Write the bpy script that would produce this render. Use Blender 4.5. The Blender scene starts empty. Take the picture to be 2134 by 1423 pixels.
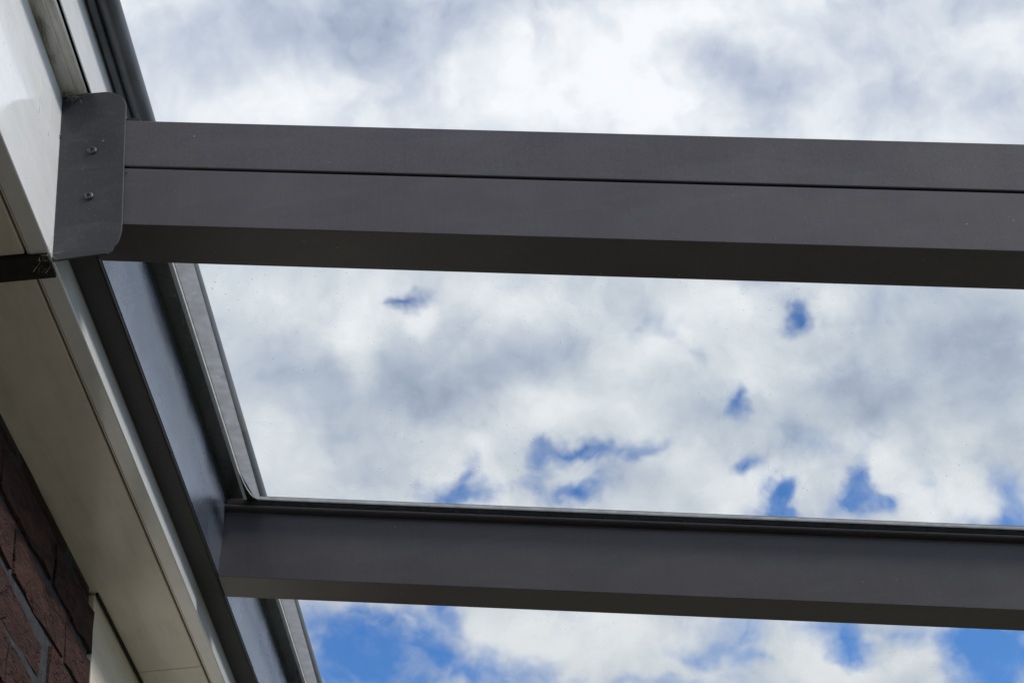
import bpy, bmesh, math, random
from mathutils import Vector, Matrix

scene = bpy.context.scene
rnd = random.Random(11)

# ---------------------------------------------------------------- camera
CAM = (0.33833, -1.29764, -1.05)
F = Vector((0.02580447, 0.82908957, 0.55852002))
R = Vector((0.99516682, 0.03164875, -0.0929589))
U = Vector((0.09474771, -0.55821935, 0.82426575))
cam_data = bpy.data.cameras.new("camera")
cam_data.sensor_width = 36.0
cam_data.lens = 36.0 * 1.75139
cam_data.clip_start = 0.02
cam_data.clip_end = 2000.0
cam = bpy.data.objects.new("camera", cam_data)
scene.collection.objects.link(cam)
cam.matrix_world = Matrix(((R.x, U.x, -F.x, CAM[0]), (R.y, U.y, -F.y, CAM[1]), (R.z, U.z, -F.z, CAM[2]), (0, 0, 0, 1)))
scene.camera = cam

# ---------------------------------------------------------------- light
SUN_EL, SUN_AZ = math.radians(40), math.radians(112)      # azimuth clockwise from +Y
sun_data = bpy.data.lights.new("sun", 'SUN')
sun_data.energy = 2.8
sun_data.angle = math.radians(10)
sun_data.color = (1.0, 0.95, 0.88)
sun = bpy.data.objects.new("sun", sun_data)
scene.collection.objects.link(sun)
sd = Vector((math.sin(SUN_AZ) * math.cos(SUN_EL), math.cos(SUN_AZ) * math.cos(SUN_EL), math.sin(SUN_EL)))
sun.rotation_euler = sd.to_track_quat('Z', 'Y').to_euler()

scene.view_settings.view_transform = 'Standard'
scene.view_settings.look = 'None'
scene.view_settings.exposure = 0.0
scene.view_settings.gamma = 1.0
scene.view_settings.use_curve_mapping = False

# ---------------------------------------------------------------- sky: clear blue behind broken cloud
# Cloud gaps and light/dark cloud masses, as places in the sky: tangent-plane
# coordinates about the fixed world direction (0, .83, .558): p, q, half sizes, angle, amount
GAPS = [
    (-0.0268, 0.0329, 0.0154, 0.0111, -5.4, 0.85), (-0.0375, 0.0323, 0.0128, 0.006, -5.4, 0.5), (0.1876, -0.0046, 0.0112, 0.0147, -5.4, 0.85), (0.1849, 0.004, 0.0095, 0.013, -5.4, 0.3),
    (0.1458, -0.0417, 0.0078, 0.0172, -5.5, 0.75), (0.1089, 0.0018, 0.0323, 0.0215, -5.4, 0.32), (0.1238, -0.0118, 0.0194, 0.0086, -25.4, 0.35), (0.1617, 0.017, 0.0216, 0.0129, -5.4, 0.4),
    (0.17, 0.0041, 0.0173, 0.0086, 14.6, 0.25), (0.0539, -0.0656, 0.0266, 0.0103, -5.5, 0.85), (0.0424, -0.0592, 0.0086, 0.006, -5.5, 0.3), (0.0795, -0.0654, 0.0301, 0.0129, -5.5, 0.7),
    (0.0996, -0.0674, 0.0172, 0.0086, -5.5, 0.4), (0.037, -0.0734, 0.0146, 0.0111, -5.5, 0.5), (0.0594, -0.0845, 0.0146, 0.0086, -5.6, 0.95), (0.0397, -0.0871, 0.0214, 0.0103, -5.6, 0.45),
    (0.0689, -0.0779, 0.0155, 0.0086, -5.5, 0.35), (-0.009, -0.0676, 0.0154, 0.0222, -20.5, 0.7), (0.0092, -0.0828, 0.0342, 0.0103, -5.6, 0.7), (-0.0187, -0.0801, 0.0256, 0.0171, -5.6, 0.5),
    (-0.0302, -0.0736, 0.0171, 0.0128, -5.6, 0.3), (0.1431, -0.0783, 0.0155, 0.0086, 19.5, 0.9), (0.1608, -0.0922, 0.0155, 0.0104, 29.4, 0.7), (0.1647, -0.102, 0.0129, 0.0216, -5.6, 0.85),
    (0.1726, -0.1095, 0.0173, 0.0086, -5.6, 0.4), (0.1538, -0.1077, 0.0259, 0.0129, -5.6, 0.6), (0.2143, -0.0906, 0.0112, 0.0216, -17.5, 0.85), (0.2098, -0.1037, 0.026, 0.0216, -5.6, 0.7),
    (0.2275, -0.1089, 0.0216, 0.013, -5.6, 0.75), (0.2265, -0.0716, 0.0216, 0.0078, -35.5, 0.45), (0.1953, -0.0712, 0.0324, 0.0151, -5.5, 0.4), (0.2515, -0.0942, 0.0173, 0.0078, -15.5, 0.3),
    (0.3011, -0.1167, 0.0174, 0.0304, -5.6, 0.75), (0.2881, -0.1249, 0.0391, 0.013, -5.6, 0.5), (-0.0447, -0.1554, 0.047, 0.0256, -5.7, 0.9), (-0.0651, -0.1735, 0.0597, 0.0235, -5.7, 0.7),
    (-0.0071, -0.1833, 0.0642, 0.0214, -5.7, 1.0), (-0.0156, -0.1462, 0.0128, 0.0214, -5.7, 0.6), (-0.0821, -0.1543, 0.0384, 0.0341, -5.7, 0.5), (-0.0944, -0.1719, 0.0256, 0.0256, -5.7, 0.3),
    (0.1326, -0.1743, 0.0259, 0.0323, -5.7, 0.6), (0.1774, -0.1734, 0.0389, 0.0151, -5.7, 0.5), (0.1901, -0.1814, 0.0216, 0.0302, -5.7, 0.7), (0.2024, -0.1948, 0.0303, 0.013, -20.7, 0.9),
    (0.1473, -0.1901, 0.0194, 0.0108, -5.7, 0.5), (0.1088, -0.1827, 0.0344, 0.0095, -5.7, 0.4), (0.2226, -0.1833, 0.039, 0.013, -5.7, 0.55), (0.2598, -0.1924, 0.0347, 0.0173, -5.7, 0.6),
    (0.2853, -0.2098, 0.0434, 0.0391, -5.7, 1.1), (0.2898, -0.1913, 0.0391, 0.0174, -5.7, 0.8), (0.0471, -0.1511, 0.0343, 0.0086, -5.7, 0.25), (0.0832, -0.1963, 0.0688, 0.0086, -5.7, 0.5),
    (-0.0863, -0.1432, 0.0213, 0.0213, -5.7, 0.3),
]
TONES = [
    (-0.0498, 0.1859, 0.1088, 0.0512, -5.2, -0.75), (-0.1245, 0.1873, 0.0701, 0.0638, -5.2, -0.4), (-0.0156, 0.1506, 0.0513, 0.0289, -5.2, -0.25), (-0.0801, 0.1484, 0.0639, 0.0383, -5.2, 0.1),
    (0.0245, 0.1765, 0.0321, 0.0385, -5.2, -0.15), (0.0905, 0.1624, 0.0741, 0.0548, -5.2, 0.42), (0.0561, 0.1413, 0.0354, 0.0257, -5.2, 0.35), (0.0121, 0.1534, 0.0144, 0.0193, -5.2, 0.5),
    (0.1109, 0.1215, 0.0549, 0.0258, -5.2, 0.35), (0.0488, 0.177, 0.0386, 0.0289, -5.2, 0.4), (0.1536, 0.1446, 0.0517, 0.0275, -5.2, -0.55), (0.1737, 0.1279, 0.0356, 0.0194, -5.2, -0.45),
    (0.1696, 0.1134, 0.0388, 0.0129, -5.3, -0.25), (0.1453, 0.1709, 0.0452, 0.0259, -5.2, 0.4), (0.1905, 0.1615, 0.0389, 0.0259, -5.2, 0.15), (0.1245, 0.1513, 0.0387, 0.0129, -5.2, -0.2),
    (0.0766, 0.13, 0.029, 0.0193, -5.2, -0.3), (0.2643, 0.1385, 0.1041, 0.0488, -5.2, -0.16), (0.2885, 0.1065, 0.0847, 0.0293, -5.2, -0.22), (0.2219, 0.1208, 0.0454, 0.0357, -5.2, -0.1),
    (0.0677, 0.1214, 0.0193, 0.0129, -5.3, 0.3), (-0.1235, 0.1417, 0.0446, 0.0191, -5.3, 0.1), (-0.0622, 0.0126, 0.016, 0.0448, -5.4, 0.45), (-0.0239, 0.0211, 0.0112, 0.0192, -5.4, 0.5),
    (-0.0095, -0.0112, 0.0834, 0.0353, -5.5, -0.5), (0.042, -0.0067, 0.0547, 0.0289, -5.4, -0.5), (-0.0296, -0.0253, 0.0513, 0.0192, -5.5, -0.3), (-0.0995, 0.0001, 0.0479, 0.0351, -5.5, -0.25),
    (-0.1224, 0.0398, 0.0415, 0.0191, -5.4, 0.15), (0.0401, 0.0298, 0.0386, 0.0193, -5.4, 0.2), (0.0578, -0.0391, 0.0515, 0.029, -5.5, 0.1), (0.0117, -0.0428, 0.0578, 0.0225, -5.5, 0.25),
    (0.2595, -0.0531, 0.1073, 0.0488, -5.5, -0.6), (0.297, -0.0323, 0.0586, 0.0521, -5.4, -0.35), (0.2364, -0.0103, 0.065, 0.0292, -5.4, -0.3), (0.1743, -0.0638, 0.0356, 0.0291, -5.5, -0.35),
    (0.1627, -0.0438, 0.0356, 0.0194, -5.5, 0.3), (0.1533, -0.0564, 0.0194, 0.0356, -5.5, 0.3), (0.1527, -0.0914, 0.055, 0.0226, -5.6, 0.45), (0.265, -0.1091, 0.0488, 0.0179, -5.6, 0.4),
    (0.1976, 0.0095, 0.0357, 0.0227, -5.4, 0.35), (0.2066, -0.0102, 0.0162, 0.0292, -5.4, 0.3), (0.1246, 0.0111, 0.0355, 0.0194, -5.4, 0.25), (0.0948, -0.0184, 0.0322, 0.0226, -5.5, 0.25),
    (0.23, -0.0773, 0.0195, 0.0227, -5.5, 0.3), (0.035, -0.08, 0.0386, 0.0193, -5.6, 0.2), (-0.0765, -0.0396, 0.0831, 0.0384, -5.5, 0.05), (0.0269, -0.1652, 0.0482, 0.0257, -5.7, 0.4),
    (0.0642, -0.1689, 0.0612, 0.0322, -5.7, 0.35), (0.1671, -0.1953, 0.0421, 0.0194, -5.7, 0.2), (0.229, -0.2015, 0.0455, 0.0227, -5.7, 0.35), (0.1579, -0.1782, 0.0291, 0.0194, -5.7, 0.2),
    (-0.1156, -0.0573, 0.0383, 0.0191, -5.5, 0.2), (-0.0704, -0.1448, 0.0288, 0.016, -5.7, 0.3), (0.0581, -0.1199, 0.0966, 0.0258, -5.6, 0.2),
]

world = bpy.data.worlds.new("World")
scene.world = world
world.use_nodes = True
nt = world.node_tree
nt.nodes.clear()


class G:
    """tiny node-graph helper"""
    def __init__(self, tree):
        self.t = tree

    def n(self, kind, **kw):
        nd = self.t.nodes.new(kind)
        for k, v in kw.items():
            setattr(nd, k, v)
        return nd

    def put(self, sock, v):
        if isinstance(v, bpy.types.NodeSocket):
            self.t.links.new(v, sock)
        elif isinstance(v, (tuple, list)) and len(v) == 3 and sock.type == 'RGBA':
            sock.default_value = (*v, 1)
        elif v is not None:
            sock.default_value = v

    def m(self, op, a, b=None, c=None, clamp=False):
        nd = self.n('ShaderNodeMath', operation=op, use_clamp=clamp)
        for i, v in enumerate((a, b, c)):
            if v is not None:
                self.put(nd.inputs[i], v)
        return nd.outputs[0]

    def v(self, op, a, b=None, s=None):
        nd = self.n('ShaderNodeVectorMath', operation=op)
        self.put(nd.inputs[0], a)
        if b is not None:
            self.put(nd.inputs[1], b)
        if s is not None:
            self.put(nd.inputs['Scale'], s)
        return nd.outputs['Value'] if op in ('DOT_PRODUCT', 'LENGTH') else nd.outputs['Vector']

    def noise(self, vec, scale, detail=4, rough=0.55, dist=0.0, col=False):
        nd = self.n('ShaderNodeTexNoise')
        self.put(nd.inputs['Vector'], vec)
        nd.inputs['Scale'].default_value = scale
        nd.inputs['Detail'].default_value = detail
        nd.inputs['Roughness'].default_value = rough
        nd.inputs['Distortion'].default_value = dist
        return nd.outputs['Color' if col else 'Fac']

    def mr(self, val, a, b, c=0.0, d=1.0, smooth=False):
        nd = self.n('ShaderNodeMapRange', interpolation_type='SMOOTHSTEP' if smooth else 'LINEAR')
        for k, x in zip(('Value', 'From Min', 'From Max', 'To Min', 'To Max'), (val, a, b, c, d)):
            self.put(nd.inputs[k], x)
        return nd.outputs['Result']

    def mix(self, f, a, b):
        nd = self.n('ShaderNodeMix', data_type='RGBA')
        self.put(nd.inputs[0], f)
        self.put(nd.inputs[6], a)
        self.put(nd.inputs[7], b)
        return nd.outputs[2]


g = G(nt)
dirv = g.v('NORMALIZE', g.n('ShaderNodeTexCoord').outputs['Generated'])
ax = Vector((0, .83, .5577)).normalized()
e2 = Vector((1, 0, 0)).cross(ax)
dA = g.m('MAXIMUM', g.v('DOT_PRODUCT', dirv, tuple(ax)), 0.05)
P = g.m('DIVIDE', g.v('DOT_PRODUCT', dirv, (1, 0, 0)), dA)
Q = g.m('DIVIDE', g.v('DOT_PRODUCT', dirv, tuple(e2)), dA)
pq = g.n('ShaderNodeCombineXYZ')
g.put(pq.inputs[0], P)
g.put(pq.inputs[1], Q)
# billowing edges: warp of the sky coordinates
w1 = g.v('SUBTRACT', g.noise(dirv, 16.0, 4, 0.55, 0.0, True), (0.5, 0.5, 0.5))
w2 = g.v('SCALE', w1, s=0.046)
w3 = g.v('SUBTRACT', g.noise(dirv, 55.0, 3, 0.55, 0.0, True), (0.5, 0.5, 0.5))
w4 = g.v('SCALE', w3, s=0.016)
wc = g.v('ADD', g.v('ADD', pq.outputs[0], w2), w4)
flat = g.v('MULTIPLY', wc, (1, 1, 0))


def blobs(table, kind):
    acc = None
    for (p, q, a, b, ang, amt) in table:
        t = g.n('ShaderNodeTexGradient', gradient_type=kind)
        tm = t.texture_mapping
        tm.vector_type = 'TEXTURE'
        tm.translation = (p, q, 0)
        tm.rotation = (0, 0, math.radians(ang))
        tm.scale = (a, b, 1)
        g.put(t.inputs[0], flat)
        acc = g.m('MULTIPLY_ADD', t.outputs['Fac'], amt, acc if acc is not None else 0.0)
    return acc


gaps = blobs(GAPS, 'SPHERICAL')
tones = blobs(TONES, 'SPHERICAL')
warp = g.v('ADD', dirv, g.v('SCALE', w1, s=0.05))
nA = g.noise(warp, 7.5, 6, 0.55)
nB = g.noise(warp, 18.0, 6, 0.52)
nC = g.noise(g.v('ADD', warp, (3.1, 1.7, 0.4)), 11.0, 5, 0.55)
nD = g.noise(warp, 42.0, 5, 0.50)
nE = g.noise(warp, 13.0, 5, 0.50)
nE2 = g.noise(g.v('ADD', warp, (0.006, -0.010, 0.016)), 13.0, 5, 0.50)
relief = g.m('SUBTRACT', nE, nE2)
thin = g.mr(g.noise(g.v('ADD', warp, (1.3, 4.1, 2.2)), 30.0, 5, 0.52, 0.0), 0.46, 0.72, 0.0, 0.70, True)
nL = g.noise(g.v('ADD', dirv, (7.7, 2.2, 5.0)), 2.2, 3, 0.5)
front = g.mr(g.v('DOT_PRODUCT', dirv, tuple(ax)), 0.80, 0.93, 0.0, 1.0, True)
# coverage: broken cloud everywhere, thicker where the measured masses are
cov = g.m('ADD', g.m('ADD', g.m('MULTIPLY', g.m('SUBTRACT', nL, 0.5), g.mr(front, 0, 1, 1.6, 0.3)), g.m('MULTIPLY', g.m('SUBTRACT', nA, 0.5), 1.1)), g.m('MULTIPLY', g.m('SUBTRACT', nB, 0.5), 1.45))
cov = g.m('ADD', cov, g.mr(front, 0, 1, 0.66, 0.94))
sz = g.n('ShaderNodeSeparateXYZ')
g.put(sz.inputs[0], dirv)
cov = g.m('SUBTRACT', cov, g.mr(sz.outputs[2], 0.44, 0.28, 0.0, 0.40, True))
cov = g.m('ADD', cov, g.m('MULTIPLY', g.m('SUBTRACT', nD, 0.5), 1.05))
cov = g.m('SUBTRACT', cov, g.m('MULTIPLY', gaps, 1.38))
alpha = g.m('MAXIMUM', g.mr(cov, -0.55, 0.86, 0.0, 1.0, True), g.m('MULTIPLY', thin, g.mr(cov, -1.1, 0.1, 0.15, 1.0)))
tone = g.m('ADD', 0.67, g.m('MULTIPLY', g.m('SUBTRACT', nC, 0.5), 0.55))
tone = g.m('ADD', tone, g.m('MULTIPLY', g.m('SUBTRACT', nD, 0.5), 0.30))
tone = g.m('ADD', tone, g.m('MULTIPLY', relief, 1.5))
tone = g.m('ADD', tone, g.m('MULTIPLY', g.m('SUBTRACT', nB, 0.5), 0.55))
tone = g.m('ADD', tone, g.m('MULTIPLY', g.m('SUBTRACT', nL, 0.5), 0.45))
tone = g.m('ADD', tone, g.m('MULTIPLY', tones, 0.66))
ramp = g.n('ShaderNodeValToRGB')
cr = ramp.color_ramp
cr.elements[0].position = 0.0
cr.elements[0].color = (3.4, 4.05, 5.3, 1)
cr.elements[1].position = 1.0
cr.elements[1].color = (9.3, 9.5, 9.9, 1)
for ps, c in ((0.3, (4.9, 5.55, 6.8, 1)), (0.55, (6.4, 6.95, 7.8, 1)), (0.8, (8.1, 8.5, 9.0, 1))):
    el = cr.elements.new(ps)
    el.color = c
g.put(ramp.inputs[0], tone)
sky = g.n('ShaderNodeTexSky', sky_type='NISHITA')
sky.sun_disc = False
sky.sun_elevation = SUN_EL
sky.sun_rotation = SUN_AZ
sky.air_density = 1.0
sky.dust_density = 0.3
sky.ozone_density = 2.0
blue = g.v('SCALE', g.v('MULTIPLY', sky.outputs[0], (0.72, 1.36, 2.08)), s=g.mr(sz.outputs[2], 0.62, 0.42, 0.70, 1.0))
col = g.mix(alpha, blue, ramp.outputs[0])
bg = g.n('ShaderNodeBackground')
g.put(bg.inputs['Color'], col)
bg.inputs['Strength'].default_value = 0.1
out = g.n('ShaderNodeOutputWorld')
g.put(out.inputs[0], bg.outputs[0])
try:
    world.cycles.sampling_method = 'MANUAL'
    world.cycles.sample_map_resolution = 512
except Exception:
    pass


# ---------------------------------------------------------------- materials
def mat(name, fn):
    m = bpy.data.materials.new(name)
    m.use_nodes = True
    m.node_tree.nodes.clear()
    gg = G(m.node_tree)
    o = gg.n('ShaderNodeOutputMaterial')
    gg.put(o.inputs['Surface'], fn(gg))
    return m


def pbsdf(g, col, rough=0.5, normal=None, spec=0.5, coat=0.0, metal=0.0):
    b = g.n('ShaderNodeBsdfPrincipled')
    g.put(b.inputs['Base Color'], col)
    g.put(b.inputs['Roughness'], rough)
    g.put(b.inputs['Specular IOR Level'], spec)
    g.put(b.inputs['Metallic'], metal)
    g.put(b.inputs['Coat Weight'], coat)
    b.inputs['Coat Roughness'].default_value = 0.10
    if normal is not None:
        g.put(b.inputs['Normal'], normal)
    return b.outputs[0]


def bump(g, h, dist, strength=1.0):
    b = g.n('ShaderNodeBump')
    b.inputs['Strength'].default_value = strength
    b.inputs['Distance'].default_value = dist
    g.put(b.inputs['Height'], h)
    return b.outputs[0]


def obj_co(g):
    return g.n('ShaderNodeTexCoord').outputs['Object']


def specks(g, co, scale, size, keep):
    """small scattered flecks: Voronoi cells, only some of which carry a fleck"""
    v = g.n('ShaderNodeTexVoronoi', feature='F1')
    v.inputs['Scale'].default_value = scale
    g.put(v.inputs['Vector'], co)
    near = g.mr(v.outputs['Distance'], size * 0.4, size, 1.0, 0.0)
    r = g.n('ShaderNodeSeparateColor')
    g.put(r.inputs[0], v.outputs['Color'])
    on = g.m('GREATER_THAN', r.outputs[0], 1.0 - keep)
    return g.m('MULTIPLY', near, on)


def powder(base, rough=0.42, fleck=0.5, coat=0.0, spec=0.5, worn=1.0, metal=0.0):
    def fn(g):
        co = obj_co(g)
        fine = g.noise(co, 900, 2, 0.6)
        streak = g.noise(g.v('MULTIPLY', co, (260, 260, 14)), 1.0, 3, 0.6)
        big = g.noise(co, 9, 4, 0.6)
        f = g.m('ADD', g.m('MULTIPLY', fine, 0.5), g.m('ADD', g.m('MULTIPLY', streak, 0.10), g.m('MULTIPLY', big, 0.30)))
        c = g.mix(g.mr(f, 0.35, 0.65), tuple(x * 0.72 for x in base), tuple(x * 1.32 for x in base))
        marks = g.mr(g.noise(g.v('MULTIPLY', co, (9, 9, 34)), 1.0, 6, 0.7, 0.6), 0.50, 0.74, 0.0, 0.35 * worn)
        c = g.mix(marks, c, (0.105, 0.10, 0.10))
        grain = g.noise(g.v('MULTIPLY', co, (520, 520, 200)), 1.0, 2, 0.6)
        c = g.mix(g.mr(grain, 0.60, 0.78, 0.0, 0.35), c, (0.12, 0.12, 0.125))
        dust = g.m('MULTIPLY', g.m('MAXIMUM', specks(g, co, 70, 0.09, 0.12), specks(g, co, 230, 0.13, 0.14)), fleck)
        c = g.mix(dust, c, (0.32, 0.32, 0.33))
        h = g.m('ADD', fine, g.m('MULTIPLY', g.noise(co, 300, 2), 0.6))
        r = g.mr(big, 0.3, 0.7, rough - 0.05, rough + 0.07)
        return pbsdf(g, c, r, bump(g, h, 0.00025, 0.2), spec, coat, metal)
    return mat('anthracite_powder_coat', fn)


M_METAL = powder((0.072, 0.063, 0.069), 0.40, 0.5)
M_PLATE = powder((0.028, 0.027, 0.032), 0.50, 0.5)
M_LEDGER = powder((0.028, 0.027, 0.030), 0.5, 0.3, 0.0, 0.3, 0.3)
M_COVER_SHEEN = powder((0.26, 0.30, 0.39), 0.25, 0.2, 0.0, 1.0, 0.15, 0.75)  # pale blue-grey base stands in for sky reflected on the wall beam face


def f_rubber(g):
    co = obj_co(g)
    n = g.noise(co, 120, 4)
    d = specks(g, co, 160, 0.16, 0.15)
    c = g.mix(g.mr(n, 0.3, 0.7), (0.012, 0.012, 0.011), (0.03, 0.029, 0.025))
    return pbsdf(g, g.mix(g.m('MULTIPLY', d, 0.5), c, (0.25, 0.25, 0.22)), 0.7, None, 0.3)


M_RUBBER = mat('black_rubber', f_rubber)


def white_paint(rough, peel, grime, tint=(0.82, 0.82, 0.83), spec=0.5):
    def fn(g):
        co = obj_co(g)
        n = g.noise(co, 14, 5, 0.65)
        c = g.mix(g.mr(n, 0.35, 0.75), tint, tuple(x * 0.90 for x in tint))
        gr = g.m('MULTIPLY', g.mr(g.noise(g.v('MULTIPLY', co, (60, 9, 60)), 1.0, 6, 0.7), 0.48, 0.78), grime)
        c = g.mix(gr, c, (0.19, 0.165, 0.125))
        dots = g.m('MAXIMUM', specks(g, co, 75, 0.055, 0.30), specks(g, co, 190, 0.07, 0.10))
        c = g.mix(g.m('MULTIPLY', dots, 0.85), c, (0.03, 0.028, 0.022))
        h = g.noise(co, 190, 2, 0.5)
        h2 = g.m('ADD', h, g.m('MULTIPLY', g.noise(co, 60, 2), 0.8))
        return pbsdf(g, c, rough, bump(g, h2, 0.0004, peel), spec)
    return fn


M_WHITE = mat('white_gloss_paint', white_paint(0.085, 0.24, 0.12, (0.84, 0.84, 0.85), spec=1.0))
M_SOFFIT = mat('white_satin_paint', white_paint(0.22, 0.08, 0.25, (0.76, 0.69, 0.60)))
M_TRIM = mat('weathered_white_paint', white_paint(0.32, 0.25, 0.75, (0.70, 0.665, 0.60)))


def f_zinc(g):
    co = obj_co(g)
    n = g.noise(g.v('MULTIPLY', co, (30, 8, 30)), 1.0, 6, 0.65)
    c = g.mix(g.mr(n, 0.35, 0.7), (0.07, 0.072, 0.078), (0.16, 0.165, 0.18))
    st = g.noise(g.v('MULTIPLY', co, (50, 70, 12)), 1.0, 4, 0.7)
    c = g.mix(g.mr(st, 0.60, 0.78, 0, 0.7), c, (0.12, 0.10, 0.06))
    c = g.mix(g.m('MULTIPLY', specks(g, co, 90, 0.14, 0.15), 0.5), c, (0.3, 0.26, 0.17))
    return pbsdf(g, c, g.mr(n, 0.3, 0.7, 0.38, 0.55), bump(g, n, 0.001, 0.2), 0.5, metal=0.45)


M_ZINC = mat('weathered_zinc', f_zinc)


def f_brick(g):
    co = obj_co(g)
    info = g.n('ShaderNodeObjectInfo')
    off = g.v('ADD', co, g.v('SCALE', info.outputs['Location'], s=3.0))
    n = g.noise(g.v('MULTIPLY', off, (55, 20, 60)), 1.0, 6, 0.62, 0.8)
    n2 = g.noise(off, 420, 4, 0.7)
    crease = g.noise(g.v('MULTIPLY', off, (20, 14, 42)), 1.0, 3, 0.55, 1.2)
    msk = g.mr(g.noise(off, 30, 3, 0.6), 0.45, 0.60, 0.0, 1.0, True)
    cr_ = g.m('SUBTRACT', 1.0, g.m('MULTIPLY', msk, g.mr(g.m('ABSOLUTE', g.m('SUBTRACT', crease, 0.5)), 0.0, 0.05, 1.0, 0.0, True)))
    c = g.mix(g.mr(n, 0.3, 0.72), (0.032, 0.019, 0.018), (0.110, 0.052, 0.041))
    c = g.mix(g.mr(info.outputs['Random'], 0, 1, 0.0, 0.55), c, (0.070, 0.036, 0.036))
    c = g.mix(g.m('MULTIPLY', g.mr(cr_, 0, 1, 1, 0), 0.12), c, (0.03, 0.02, 0.02))
    c = g.mix(g.mr(n2, 0.62, 0.8, 0, 0.35), c, (0.22, 0.17, 0.15))
    h = g.m('ADD', g.m('MULTIPLY', n, 1.2), g.m('ADD', g.m('MULTIPLY', n2, 0.35), g.m('MULTIPLY', cr_, 0.9)))
    return pbsdf(g, c, 0.9, bump(g, h, 0.011, 1.0), 0.2)


M_BRICK = mat('dark_red_handmade_brick', f_brick)


def f_mortar(g):
    co = obj_co(g)
    n = g.noise(co, 90, 7, 0.75)
    c = g.mix(g.mr(n, 0.3, 0.7), (0.025, 0.027, 0.031), (0.075, 0.080, 0.088))
    return pbsdf(g, c, 0.95, bump(g, n, 0.004, 0.8), 0.2)


M_MORTAR = mat('grey_mortar', f_mortar)


def f_glass(g):
    co = obj_co(g)
    tr = g.n('ShaderNodeBsdfTransparent')
    g.put(tr.inputs[0], (0.978, 0.988, 0.986))
    gl = g.n('ShaderNodeBsdfGlossy')
    gl.inputs['Roughness'].default_value = 0.03
    fr = g.n('ShaderNodeFresnel')
    geo = g.n('ShaderNodeNewGeometry')
    g.put(fr.inputs['IOR'], g.mr(geo.outputs['Backfacing'], 0, 1, 1.45, 1 / 1.45))
    mx = g.n('ShaderNodeMixShader')
    g.put(mx.inputs[0], g.m('MULTIPLY', fr.outputs[0], 0.8))
    g.put(mx.inputs[1], tr.outputs[0])
    g.put(mx.inputs[2], gl.outputs[0])
    # dust and dried rain flecks lying on the pane
    df = g.n('ShaderNodeBsdfDiffuse')
    g.put(df.inputs[0], (0.34, 0.33, 0.29))
    tl = g.n('ShaderNodeBsdfTranslucent')
    g.put(tl.inputs[0], (0.34, 0.33, 0.30))
    ad = g.n('ShaderNodeMixShader')
    ad.inputs[0].default_value = 0.5
    g.put(ad.inputs[1], df.outputs[0])
    g.put(ad.inputs[2], tl.outputs[0])
    dc = g.v('MULTIPLY', co, (1.0, 0.55, 1.0))
    sp = g.m('MAXIMUM', specks(g, dc, 90, 0.085, 0.45), g.m('MULTIPLY', specks(g, dc, 230, 0.15, 0.40), 0.6))
    film = g.m('MULTIPLY', g.mr(g.noise(co, 12, 5, 0.6), 0.35, 0.8), 0.035)
    clump = g.mr(g.noise(co, 5, 2), 0.38, 0.66, 0.05, 0.6)
    a = g.m('MAXIMUM', g.m('MULTIPLY', sp, clump), film)
    m2 = g.n('ShaderNodeMixShader')
    g.put(m2.inputs[0], a)
    g.put(m2.inputs[1], mx.outputs[0])
    g.put(m2.inputs[2], ad.outputs[0])
    return m2.outputs[0]


M_GLASS = mat('dusty_clear_glass', f_glass)


def seal(c1, c2, thr):
    def fn(g):
        co = obj_co(g)
        n = g.noise(co, 70, 3, 0.5)
        wh = g.mr(g.noise(co, 420, 3, 0.8), 0.58, 0.68)
        c = g.mix(g.mr(n, 0.35, 0.65), c1, c2)
        c = g.mix(g.m('MULTIPLY', wh, 0.6), c, (0.75, 0.76, 0.78))
        t = g.n('ShaderNodeBsdfTranslucent')
        g.put(t.inputs[0], c)
        d = pbsdf(g, c, 0.6, None, 0.3)
        mx = g.n('ShaderNodeMixShader')
        mx.inputs[0].default_value = thr
        g.put(mx.inputs[1], d)
        g.put(mx.inputs[2], t.outputs[0])
        return mx.outputs[0]
    return fn


M_SEAL = mat('clouded_sealing_strip', seal((0.46, 0.465, 0.48), (0.53, 0.54, 0.56), 0.95))
M_BEAD = mat('pale_sealant', seal((0.80, 0.82, 0.80), (0.92, 0.93, 0.92), 0.97))


def simple(name, col, rough=0.6, sc=60, var=0.25, spec=0.4):
    def fn(g):
        n = g.noise(obj_co(g), sc, 5, 0.65)
        return pbsdf(g, g.mix(g.mr(n, 0.3, 0.7), tuple(x * (1 - var) for x in col), tuple(x * (1 + var) for x in col)), rough, bump(g, n, 0.002, 0.3), spec)
    return mat(name, fn)


M_DARKBAR = simple('dark_stained_strip', (0.022, 0.016, 0.013), 0.8, 80, 0.4)
M_GAP = simple('dark_gap', (0.018, 0.015, 0.010), 0.9)
M_SCREW = simple('dark_screw_steel', (0.03, 0.03, 0.034), 0.42, 300, 0.2, 0.6)
M_WEB = simple('cobweb_thread', (0.42, 0.40, 0.36), 0.8)
M_CRUMB = simple('dead_leaf_crumbs', (0.10, 0.075, 0.045), 0.9, 200, 0.5)
M_STAIN = simple('dried_drip', (0.60, 0.55, 0.42), 0.5, 200, 0.3)
M_TILE = simple('roof_tile', (0.09, 0.06, 0.05), 0.8, 20, 0.3)
M_GRASS = simple('lawn', (0.055, 0.065, 0.035), 0.95, 3, 0.4)
M_PAVE = simple('concrete_paving', (0.25, 0.23, 0.205), 0.85, 25, 0.15)


# ---------------------------------------------------------------- mesh helpers
COL = scene.collection


def link(name, me, m, parent=None, bevel=0.0):
    o = bpy.data.objects.new(name, me)
    if m and not me.materials:
        me.materials.append(m)
    COL.objects.link(o)
    if parent:
        o.parent = parent
    if bevel:
        b = o.modifiers.new('bevel', 'BEVEL')
        b.width = bevel
        b.segments = 2
        b.limit_method = 'ANGLE'
        b.angle_limit = math.radians(25)
    return o


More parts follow.
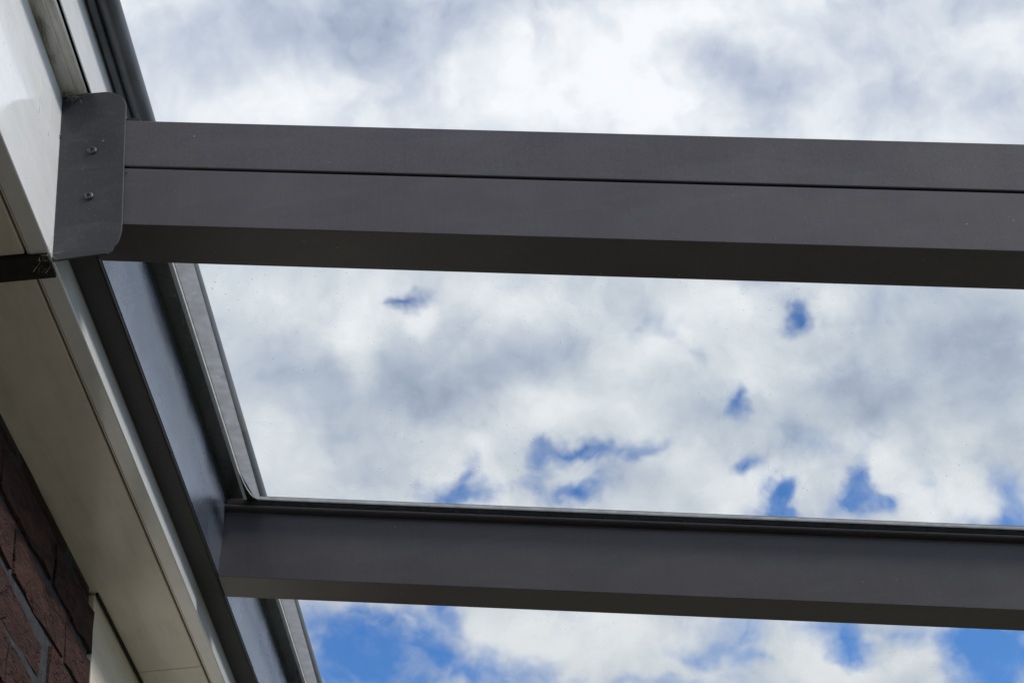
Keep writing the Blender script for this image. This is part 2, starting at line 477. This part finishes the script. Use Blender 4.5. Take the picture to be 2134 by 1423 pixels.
def tag(o, label=None, cat=None, group=None, kind=None):
    for k, v in (('label', label), ('category', cat), ('group', group), ('kind', kind)):
        if v:
            o[k] = v
    return o


def empty(name, loc, label, cat):
    o = bpy.data.objects.new(name, None)
    o.empty_display_size = 0.1
    COL.objects.link(o)
    o.location = loc
    tag(o, label, cat)
    return o


def under(o, root):
    """children are modelled in world coordinates"""
    o.parent = root
    return o


def mesh(verts, faces, smooth=False):
    me = bpy.data.meshes.new('mesh')
    me.from_pydata([tuple(v) for v in verts], [], faces)
    bm = bmesh.new()
    bm.from_mesh(me)
    bmesh.ops.recalc_face_normals(bm, faces=bm.faces)
    bm.to_mesh(me)
    bm.free()
    if smooth:
        for p in me.polygons:
            p.use_smooth = True
    return me


def prism_y(pts, y0, y1, cuts=None):
    """closed section in (x, z) swept along y"""
    ys = [y0] + (cuts or []) + [y1]
    n = len(pts)
    vs = [(x, y, z) for y in ys for (x, z) in pts]
    fs = [[k * n + i, k * n + (i + 1) % n, (k + 1) * n + (i + 1) % n, (k + 1) * n + i] for k in range(len(ys) - 1) for i in range(n)]
    fs += [list(range(n)), [(len(ys) - 1) * n + i for i in range(n)]]
    return mesh(vs, fs)


TN = math.tan(0.15488)


def prism_x(pts, x0, x1):
    """closed section in (y, z) swept along x, falling with the roof pitch"""
    n = len(pts)
    vs = [(x, y, z - TN * x) for x in (x0, x1) for (y, z) in pts]
    fs = [[i, (i + 1) % n, n + (i + 1) % n, n + i] for i in range(n)] + [list(range(n)), [n + i for i in range(n)]]
    return mesh(vs, fs)


def box(x0, x1, y0, y1, z0, z1, pitch=False):
    t = TN if pitch else 0.0
    vs = [(x, y, z - t * x) for x in (x0, x1) for y in (y0, y1) for z in (z0, z1)]
    fs = [[0, 1, 3, 2], [4, 6, 7, 5], [0, 4, 5, 1], [2, 3, 7, 6], [0, 2, 6, 4], [1, 5, 7, 3]]
    return mesh(vs, fs)


def tube_mesh(paths, r, seg=5):
    vs, fs = [], []
    for pts in paths:
        pts = [Vector(p) for p in pts]
        base = len(vs)
        for i, p in enumerate(pts):
            d = (pts[min(i + 1, len(pts) - 1)] - pts[max(i - 1, 0)]).normalized()
            a = d.orthogonal().normalized()
            b = d.cross(a)
            for k in range(seg):
                t = 2 * math.pi * k / seg
                vs.append(p + (a * math.cos(t) + b * math.sin(t)) * r)
        for i in range(len(pts) - 1):
            for k in range(seg):
                fs.append([base + i * seg + k, base + i * seg + (k + 1) % seg, base + (i + 1) * seg + (k + 1) % seg, base + (i + 1) * seg + k])
        fs.append([base + k for k in range(seg)])
        fs.append([base + (len(pts) - 1) * seg + k for k in range(seg)])
    return mesh(vs, fs, True)


# ---------------------------------------------------------------- ground
GZ = -2.5
gr = link('lawn', box(-60, 60, -60, 60, GZ - 0.5, GZ - 0.02), M_GRASS)
tag(gr, kind='structure')
pv = link('terrace', box(-0.14, 3.4, -0.6, 2.35, GZ - 0.3, GZ - 0.04 + 0.03), M_MORTAR)
tag(pv, kind='structure')
slab_me = None
for i in range(6):
    for j in range(5):
        if slab_me is None:
            slab_me = box(0.003, 0.583, 0.003, 0.573, 0, 0.012)
        s = link('paving_slab', slab_me, M_PAVE, pv, 0.0)
        s.location = (-0.13 + i * 0.588, -0.6 + j * 0.58, GZ - 0.0105 + rnd.uniform(-.001, .001))

# ---------------------------------------------------------------- house
house = empty('brick_house', (-0.3, 0.655, GZ), 'dark red brick house wall with white painted eaves on the left side', 'house')


def H(o):
    o.parent = house
    o.matrix_parent_inverse = Matrix.Translation(house.location).inverted()
    return o


XF, ZB = -0.0282, -0.0389
YN, YF = -2.6, 4.2
WX = -0.136
wall = H(link('wall', box(-0.45, WX - 0.0055, YN, 0.645, GZ - 0.3, -0.03), M_MORTAR))
# bricks: 50 mm high in 62 mm courses
BL, BH, PITCHZ = 0.208, 0.051, 0.0625
variants = []


def brick_mesh(L, seed):
    r = random.Random(seed)
    bm = bmesh.new()
    nx, nz = 5, 2
    grid = []
    for i in range(nx + 1):
        row = []
        for k in range(nz + 1):
            y = L * i / nx
            z = BH * k / nz
            jy = r.uniform(-.0035, .0035) if 0 < i < nx else r.uniform(-.0018, .0018)
            jz = r.uniform(-.003, .003) if 0 < k < nz else r.uniform(-.0022, .0022)
            edge = i in (0, nx) or k in (0, nz)
            x = r.uniform(-.0035, -.0005) if edge else r.uniform(-.001, .0025)
            row.append(bm.verts.new((x, y + jy, z + jz)))
        grid.append(row)
    for i in range(nx):
        for k in range(nz):
            bm.faces.new((grid[i][k], grid[i + 1][k], grid[i + 1][k + 1], grid[i][k + 1]))
    ring = [grid[i][0] for i in range(nx + 1)] + [grid[nx][1]] + [grid[i][nz] for i in range(nx, -1, -1)] + [grid[0][1]]
    back = [bm.verts.new((-0.03, v.co.y, v.co.z)) for v in ring]
    for i in range(len(ring)):
        j = (i + 1) % len(ring)
        bm.faces.new((ring[i], back[i], back[j], ring[j]))
    bm.faces.new(back)
    bmesh.ops.recalc_face_normals(bm, faces=bm.faces)
    me = bpy.data.meshes.new('brick')
    bm.to_mesh(me)
    bm.free()
    me.materials.append(M_BRICK)
    return me


lens = {'s': BL, 'h': 0.098, 'q': 0.108}
pool = {k: [brick_mesh(L, hash_) for hash_ in range(7)] for k, L in lens.items()}
rest = bmesh.new()
z = -0.1285 - BH + 0.0
course = 0
ztop = -0.1320
for c in range(-2, 38):
    zt = ztop - c * PITCHZ               # top of the course
    z0 = zt - BH
    hh = 0.0185 if c == -2 else BH
    if z0 < GZ:
        break
    y = 0.655
    # course 0 has a joint at y=.32, course 1 at y=.47
    seq = [('h', 0.098), ('s', BL)] if c % 2 == 0 else [('half', 0.18)]
    first = True
    while y > YN + 0.2:
        if first:
            L = 0.112 if c % 2 == 0 else 0.180
            first = False
            kind = 'q' if c % 2 == 0 else 's'
        else:
            L = BL
            kind = 's'
        full = lens[kind]
        near = c < 8 and y > -0.25
        if near:
            o = link('brick', rnd.choice(pool[kind]), None, wall)
            o.matrix_parent_inverse = wall.matrix_world.inverted()
            o.scale = (1, L / full, (1 + rnd.uniform(-.03, .03)) * hh / BH)
            o.location = (WX + rnd.uniform(-.002, .001) - (0.004 if c == -2 else 0), y - L, z0 + rnd.uniform(-.001, .001))
            o.rotation_euler = (rnd.uniform(-.006, .006), rnd.uniform(-.03, .03), rnd.uniform(-.008, .008))
        else:
            xx = WX + rnd.uniform(-.003, .001)
            m_ = bmesh.ops.create_cube(rest, size=1.0)
            for v in m_['verts']:
                v.co = Vector((xx - 0.02 + v.co.x * 0.04, y - L / 2 + v.co.y * L, z0 + hh / 2 + v.co.z * hh))
        y -= L + 0.011
me = bpy.data.meshes.new('brickwork')
rest.to_mesh(me)
rest.free()
bw = H(link('brickwork', me, M_BRICK))
bw.parent = wall
bw.matrix_parent_inverse = wall.matrix_world.inverted()
tag(bw, kind='stuff')
# tall white panel past the end of the brickwork, with the dark joint above it
H(link('white_panel', box(-0.45, WX - 0.001, 0.656, 1.75, GZ, ZB - 0.0045), M_SOFFIT, None, 0.0015))
H(link('wall', box(-0.45, WX - 0.009, 1.751, YF, GZ - 0.3, -0.03), M_BRICK))
H(link('joint_strip', box(WX - 0.0005, WX + 0.0022, 0.66, 1.75, ZB - 0.0040, ZB + 0.001), M_GAP))

# eaves: fascia board, bottom edge, groove, soffit boards
H(link('fascia_board', prism_y([(XF, ZB + .001), (XF, 0.1575), (XF - 0.018, 0.1575), (XF - 0.018, ZB), (XF - 0.001, ZB)], YN, YF), M_WHITE, None, 0.0008))
H(link('fascia_edge', box(-0.0480, XF - 0.0183, YN, YF, ZB + 0.0006, ZB + 0.02), M_SOFFIT))
H(link('joint_gap', box(-0.0560, -0.0482, YN, YF, ZB + 0.012, ZB + 0.02), M_GAP))
for (a, b) in ((YN, -0.012), (0.024, 0.899), (0.9005, 2.4), (2.4015, YF)):
    H(link('soffit_board', box(-0.46, -0.0505, a, b, ZB, ZB + 0.0115), M_SOFFIT, None, 0.0012))
o = H(link('batten', box(-0.46, -0.0300, -0.011, 0.0225, ZB - 0.004, ZB + 0.011), M_DARKBAR, None, 0.001))
tag(o, 'dark stained batten across the soffit')
# moulding over the fascia
ZT = 0.159
H(link('moulding', prism_y([(XF - 0.012, ZT), (-0.0150, ZT), (-0.0145, ZT + 0.0004), (-0.0100, ZT - 0.0003), (-0.0070, ZT + 0.0004), (-0.0052, ZT + 0.0020), (-0.0043, ZT + 0.0045),
                             (-0.0042, ZT + 0.02), (XF - 0.012, ZT + 0.02)], YN, YF), M_TRIM))
H(link('moulding_bead', tube_mesh([[(-0.0153, y_, ZT - 0.0002) for y_ in (YN, -1, 0, 1, YF)]], 0.00055, 6), M_WHITE))
H(link('drip_edge', box(-0.0040, -0.0015, YN, YF, ZT + 0.0010, ZT + 0.012), M_GAP))
H(link('upper_fascia', prism_y([(-0.0012, ZT + .001), (0.0, ZT + .002), (0.0, 0.262), (-0.02, 0.262), (-0.02, ZT + 0.001)], YN, YF), M_WHITE, None, 0.0006))
H(link('roof', prism_y([(-0.005, 0.285), (-0.03, 0.262), (-4.0, 3.20), (-4.0, 3.26)], YN, YF), M_TILE))
H(link('wall', box(-4.0, -0.46, YF - 0.25, YF, GZ - 0.3, -0.03), M_BRICK))
H(link('wall', box(-4.0, -0.46, YN, YN + 0.25, GZ - 0.3, -0.03), M_BRICK))
H(link('wall', box(-4.2, -4.0, YN, YF, GZ - 0.3, 3.1), M_BRICK))
st = []
for (yy, zz, ln) in ((-0.075, 0.117, 0.045), (-0.040, 0.125, 0.050)):
    st.append([(XF + 0.0002, yy + rnd.uniform(-.0004, .0004), zz - ln * t / 6) for t in range(7)])
for q_ in st:
    H(link('drip_stain', tube_mesh([q_], 0.00022), M_STAIN))

# ---------------------------------------------------------------- gutter
gut = empty('rain_gutter', (0.01, 0.8, 0.235), 'dark weathered zinc rain gutter with rolled rim above the white fascia', 'gutter')
gut.parent = None


def ring(cx, cz, r, a0, a1, n):
    return [(cx + r * math.cos(math.radians(a0 + (a1 - a0) * i / n)), cz + r * math.sin(math.radians(a0 + (a1 - a0) * i / n))) for i in range(n + 1)]


outer = [(0.0008, 0.262), (0.0008, 0.240), (0.004, 0.2345), (0.0092, 0.2342)]
me = prism_y(outer + [(0.0105, 0.2365), (0.0100, 0.262)], YN + .1, YF - .1, [])
o = link('gutter_body', me, M_ZINC)
o.parent = gut
o.matrix_parent_inverse = Matrix.Translation(gut.location).inverted()
me = prism_y(ring(0.0199, 0.2470, 0.0118, 0, 345, 26), YN + .1, YF - .1, [YN + 0.1 + 0.4 * i for i in range(1, 16)])
for p_ in me.polygons:
    p_.use_smooth = len(p_.vertices) == 4
o = link('gutter_rim', me, M_ZINC)
o.parent = gut
o.matrix_parent_inverse = Matrix.Translation(gut.location).inverted()

# ---------------------------------------------------------------- patio roof
S, W = 0.7228, 0.0585
NR = 5
XE = 3.05
LY = S * (NR - 1) + W
roof = empty('patio_roof', (0.0, 0.0, 0.0), 'dark grey aluminium patio roof with sloping rafters and clear glass panes', 'patio roof')
ledger_sec = [(XF + 0.0006, 0.0), (-0.0022, 0.0), (-0.0018, 0.0006), (-0.0008, 0.0), (0.0, 0.0006), (0.00035, 0.0022), (-0.0004, 0.0030), (0.0004, 0.0036),
              (0.0117, 0.1045), (0.0108, 0.1060), (0.0120, 0.1070), (0.0122, 0.1205), (0.0322, 0.1242), (0.0333, 0.1262),
              (0.0330, 0.1320), (0.0300, 0.1420), (0.022, 0.1510), (0.008, 0.1555), (XF + 0.0006, 0.1560)]
wb = link('wall_beam', prism_y(ledger_sec, 0.0008, LY), M_LEDGER, roof)

link('rubber_seal', prism_y([(0.0124, 0.1176), (0.0124, 0.1203), (0.0320, 0.1238), (0.0331, 0.1258), (0.0334, 0.1230), (0.0322, 0.1150)], 0.001, LY), M_RUBBER, wb)
cv = link('sheen_cover_strip', prism_y([(0.0003, 0.0042), (0.0012, 0.0040), (0.0122, 0.1040), (0.0112, 0.1042)], 0.0012, LY - 0.001), M_COVER_SHEEN, wb)  # thin face strip whose lighter colour carries the painted sky sheen
tag(cv, 'smooth strip on the face of the wall beam, sky sheen painted in as blue-grey')
# end plate with its rounded corners
pl = [(-0.0280, -0.0424), (0.0213, -0.0430)]
pl = [(-0.0283, 0.1588), (-0.0281, -0.0420), (0.0196, -0.0395), (0.0220, -0.0405), (0.0262, -0.0370), (0.0272, -0.0330), (0.0305, -0.0290), (0.0325, -0.0240), (0.0340, -0.017), (0.0346, -0.008)]
pl += [(0.0344, 0.03), (0.0342, 0.08)]
pl += ring(0.0118, 0.1360, 0.0226, 0, 90, 12)
n = len(pl)
vs = [(x, y, z) for y in (-0.0022, 0.0) for (x, z) in pl]
fs = [[i, (i + 1) % n, n + (i + 1) % n, n + i] for i in range(n)] + [list(range(n)), [n + i for i in range(n)]]
plate = link('end_plate', mesh(vs, fs), M_PLATE, roof, 0.0008)
tag(plate, 'black rounded end plate with two screws')


def screw(x, z, rot):
    bm = bmesh.new()
    prof = [(0.0046, 0.0), (0.0046, 0.0008), (0.0042, 0.0016), (0.0034, 0.0022), (0.0022, 0.0025), (0.0017, 0.0024), (0.0015, 0.0008)]
    seg = 20
    rows = []
    for k, (r, h) in enumerate(prof):
        row = []
        for i in range(seg):
            a = 2 * math.pi * i / seg
            rr = r * (1 + (0.16 * math.cos(4 * a + rot) if k >= 5 else 0))
            row.append(bm.verts.new((x + rr * math.cos(a), -0.0022 - h, z + rr * math.sin(a))))
        rows.append(row)
    for k in range(len(rows) - 1):
        for i in range(seg):
            bm.faces.new((rows[k][i], rows[k][(i + 1) % seg], rows[k + 1][(i + 1) % seg], rows[k + 1][i]))
    bm.faces.new(rows[-1])
    bmesh.ops.recalc_face_normals(bm, faces=bm.faces)
    me = bpy.data.meshes.new('screw')
    bm.to_mesh(me)
    bm.free()
    for p in me.polygons:
        p.use_smooth = len(p.vertices) == 4
    return link('screw', me, M_SCREW, plate)


screw(0.0034, 0.0847, 0.3)
screw(0.0023, 0.0294, 1.0)

# first rafter: lower box, shadow gap, upper edge profile
r1 = link('rafter', prism_x([(0.0, 0.0), (0.0, 0.0668), (0.0050, 0.0668), (0.0050, 0.0715), (0.030, 0.0715), (0.030, 0.1045), (W, 0.1045), (W, 0.0)], 0.0016, XE), M_METAL, roof, 0.0006)
tag(r1, 'outermost rafter with a shadow gap along its face')
link('edge_profile', prism_x([(-0.0004, 0.0695), (-0.0004, 0.1262), (0.034, 0.1275), (0.034, 0.118), (0.029, 0.118), (0.029, 0.0722), (0.0060, 0.0722), (0.0060, 0.0695)], 0.0310, XE), M_METAL, r1, 0.0011)
link('end_tab', box(0.0330, 0.0475, 0.002, 0.012, 0.1272, 0.1312, True), M_RUBBER, r1, 0.0004)
for k in range(1, NR):
    y = S * k
    sec = [(0.0, 0.0), (0.0, 0.0900), (-0.0010, 0.0904), (-0.0010, 0.0918), (0.0, 0.0923), (0.0, 0.0938), (-0.0085, 0.0943), (-0.0105, 0.0955), (-0.0105, 0.0985),
           (-0.0060, 0.0990), (-0.0060, 0.1010), (W + 0.0060, 0.1010), (W + 0.0060, 0.0990), (W + 0.0105, 0.0985), (W + 0.0105, 0.0955), (W, 0.0938), (W, 0.0)]
    if k == 1:
        r_me = prism_x(sec, 0.0010, XE)
        c_me = prism_x([(0.006, 0.1168), (0.006, 0.121), (0.012, 0.1235), (W - 0.012, 0.1235), (W - 0.006, 0.121), (W - 0.006, 0.1168)], 0.04, XE)
        gk_me = prism_x([(-0.0107, 0.0992), (-0.0107, 0.1058), (-0.0080, 0.1078), (0.004, 0.1078), (0.004, 0.1012), (-0.0058, 0.1012), (-0.0058, 0.0992)], 0.0140, XE)
        gf_me = prism_x([(W + 0.0107, 0.0992), (W + 0.0107, 0.1058), (W + 0.0080, 0.1078), (W - 0.004, 0.1078), (W - 0.004, 0.1012), (W + 0.0058, 0.1012), (W + 0.0058, 0.0992)], 0.0140, XE)
    r = link('rafter', r_me, M_METAL, roof, 0.0005)
    r.location = (0, y, 0)
    link('glazing_cap', c_me, M_METAL, r)
    link('gasket', gk_me, M_RUBBER, r)
    link('gasket', gf_me, M_RUBBER, r)
g1 = link('gasket', prism_x([(W - 0.004, 0.1047), (W - 0.004, 0.1078), (W + 0.003, 0.1078), (W + 0.003, 0.1047)], 0.0140, XE), M_RUBBER, r1)

for k in range(NR - 1):
    y0 = S * k + 0.0345
    y1 = S * (k + 1) + (0.0225 if k < NR - 2 else 0.03)
    gp = link('glass_pane', box(0.0130, XE + 0.02, y0, y1, 0.1080, 0.1160, True), M_GLASS, roof)
    ys = S * (k + 1)
    # clouded strips showing under the glass along the wall beam and the next rafter
    ya = S * k + W + 0.001
    me = mesh([(0.0428, ya, 0.1068 - TN * 0.0428), (0.0640, ya, 0.1068 - TN * 0.0640), (0.0578, ys - 0.0185, 0.1068 - TN * 0.0578), (0.0500, ys - 0.0185, 0.1068 - TN * 0.0500), (0.0428, ys - 0.075, 0.1068 - TN * 0.0428),
               (0.0428, ya, 0.1071 - TN * 0.0428), (0.0640, ya, 0.1071 - TN * 0.0640), (0.0578, ys - 0.0185, 0.1071 - TN * 0.0578), (0.0500, ys - 0.0185, 0.1071 - TN * 0.0500), (0.0428, ys - 0.075, 0.1071 - TN * 0.0428)],
              [[0, 1, 2, 3, 4], [5, 6, 7, 8, 9], [0, 1, 6, 5], [1, 2, 7, 6], [2, 3, 8, 7], [3, 4, 9, 8], [4, 0, 5, 9]])
    link('sealing_strip', me, M_SEAL, gp)
    link('sealing_strip', box(0.0500, XE, ys - 0.0184, ys - 0.0109, 0.1068, 0.1071, True), M_SEAL, gp)
    # pale bead that bends into the corner
    pth = [(0.0413 + 0.0, ya + (ys - 0.085 - ya) * t / 12, 0) for t in range(13)]
    pth += [(0.0416, ys - 0.070, 0), (0.0424, ys - 0.055, 0), (0.0440, ys - 0.040, 0), (0.0464, ys - 0.026, 0), (0.0500, ys - 0.0150, 0), (0.0540, ys - 0.0114, 0)]
    link('sealant_bead', tube_mesh([[(a, b + rnd.uniform(-.0002, .0002), 0.1066 - TN * a) for a, b, _ in pth]], 0.0009, 6), M_BEAD, gp)
    link('sealant_bead', tube_mesh([[(0.0540 + 0.05 * t, ys - 0.0113, 0.1066 - TN * (0.0540 + 0.05 * t)) for t in range(60)]], 0.0006, 6), M_BEAD, gp)
    # dark rubber filling the corner behind the bead
    cp = [(0.0404, ys - 0.085), (0.0416, ys - 0.070), (0.0424, ys - 0.055), (0.0440, ys - 0.040), (0.0464, ys - 0.026), (0.0500, ys - 0.0150), (0.0540, ys - 0.0108), (0.0404, ys - 0.0108)]
    n = len(cp)
    vs = [(a, b, h - TN * a) for h in (0.1050, 0.1072) for a, b in cp]
    link('corner_seal', mesh(vs, [[i, (i + 1) % n, n + (i + 1) % n, n + i] for i in range(n)] + [list(range(n)), [n + i for i in range(n)]]), M_RUBBER, gp)

# outer gutter beam and posts carrying the low side
zb = -TN * XE
link('front_beam', prism_y([(XE + 0.001, zb - 0.03), (XE + 0.001, zb + 0.09), (XE + 0.13, zb + 0.09), (XE + 0.13, zb - 0.03)], -0.002, LY + 0.002), M_METAL, roof, 0.002)
for yy in (0.02, LY - 0.12):
    link('post', box(XE + 0.015, XE + 0.115, yy, yy + 0.1, GZ, zb - 0.0305), M_METAL, roof, 0.002)

# ---------------------------------------------------------------- cobwebs and crumbs
def threads(cx, cy, cz, sx, sy, sz, n, seed, curl=0.3):
    r = random.Random(seed)
    out = []
    for _ in range(n):
        a = Vector((cx + r.uniform(-sx, sx), cy + r.uniform(-sy, sy), cz + r.uniform(-sz, sz)))
        b = a + Vector((r.gauss(0, sx), r.gauss(0, sy * 0.6), r.gauss(0, sz)))
        m = (a + b) / 2 + Vector((r.gauss(0, sx), r.gauss(0, sy), r.gauss(0, sz))) * curl
        out.append([(a * (1 - t) ** 2 + m * 2 * t * (1 - t) + b * t * t) for t in (0, .2, .4, .6, .8, 1)])
    return out


t1 = threads(-0.019, -0.0065, 0.154, 0.008, 0.003, 0.005, 60, 3)
wbm = link('cobweb', tube_mesh(t1, 0.00008, 3), M_WEB)
tag(wbm, 'dusty cobweb tangle on the top left corner of the black end plate', 'cobweb')
t2 = threads(-0.0255, -0.085, 0.1575, 0.0022, 0.035, 0.001, 40, 8)
wb2 = link('cobweb', tube_mesh(t2, 0.00009, 3), M_CRUMB)
tag(wb2, 'dark dirty cobweb strands under the white moulding above the fascia', 'cobweb')
t3 = threads(-0.032, -0.010, -0.043, 0.006, 0.012, 0.005, 26, 5)
wb3 = link('cobweb', tube_mesh(t3, 0.00009, 3), M_WEB)
tag(wb3, 'small cobweb at the end of the dark batten below the end plate', 'cobweb')
for nm, (cx, cy, cz, s_, num, lab) in {
        'debris': (-0.0285, -0.0035, 0.105, 0.0022, 10, 'brown crumbs caught along the left edge of the end plate'),
        'debris.001': (-0.022, -0.005, 0.1555, 0.006, 34, 'dark crumbs in the corner between moulding and end plate'),
        'debris.002': (0.0362, -0.0012, 0.0560, 0.0010, 5, 'tiny yellowish crumb at the groove beside the end plate')}.items():
    bm = bmesh.new()
    for _ in range(num):
        c = Vector((cx + rnd.gauss(0, s_ * .6), cy + rnd.uniform(-.001, .001), cz + rnd.gauss(0, s_ * (1.6 if nm == 'debris' else .5))))
        q = bmesh.ops.create_icosphere(bm, subdivisions=1, radius=rnd.uniform(.0003, .0008))
        for v in q['verts']:
            v.co = v.co * rnd.uniform(.6, 1.3) + c
    me = bpy.data.meshes.new('debris')
    bm.to_mesh(me)
    bm.free()
    d_ = link('debris', me, M_CRUMB)
    tag(d_, lab, 'debris')
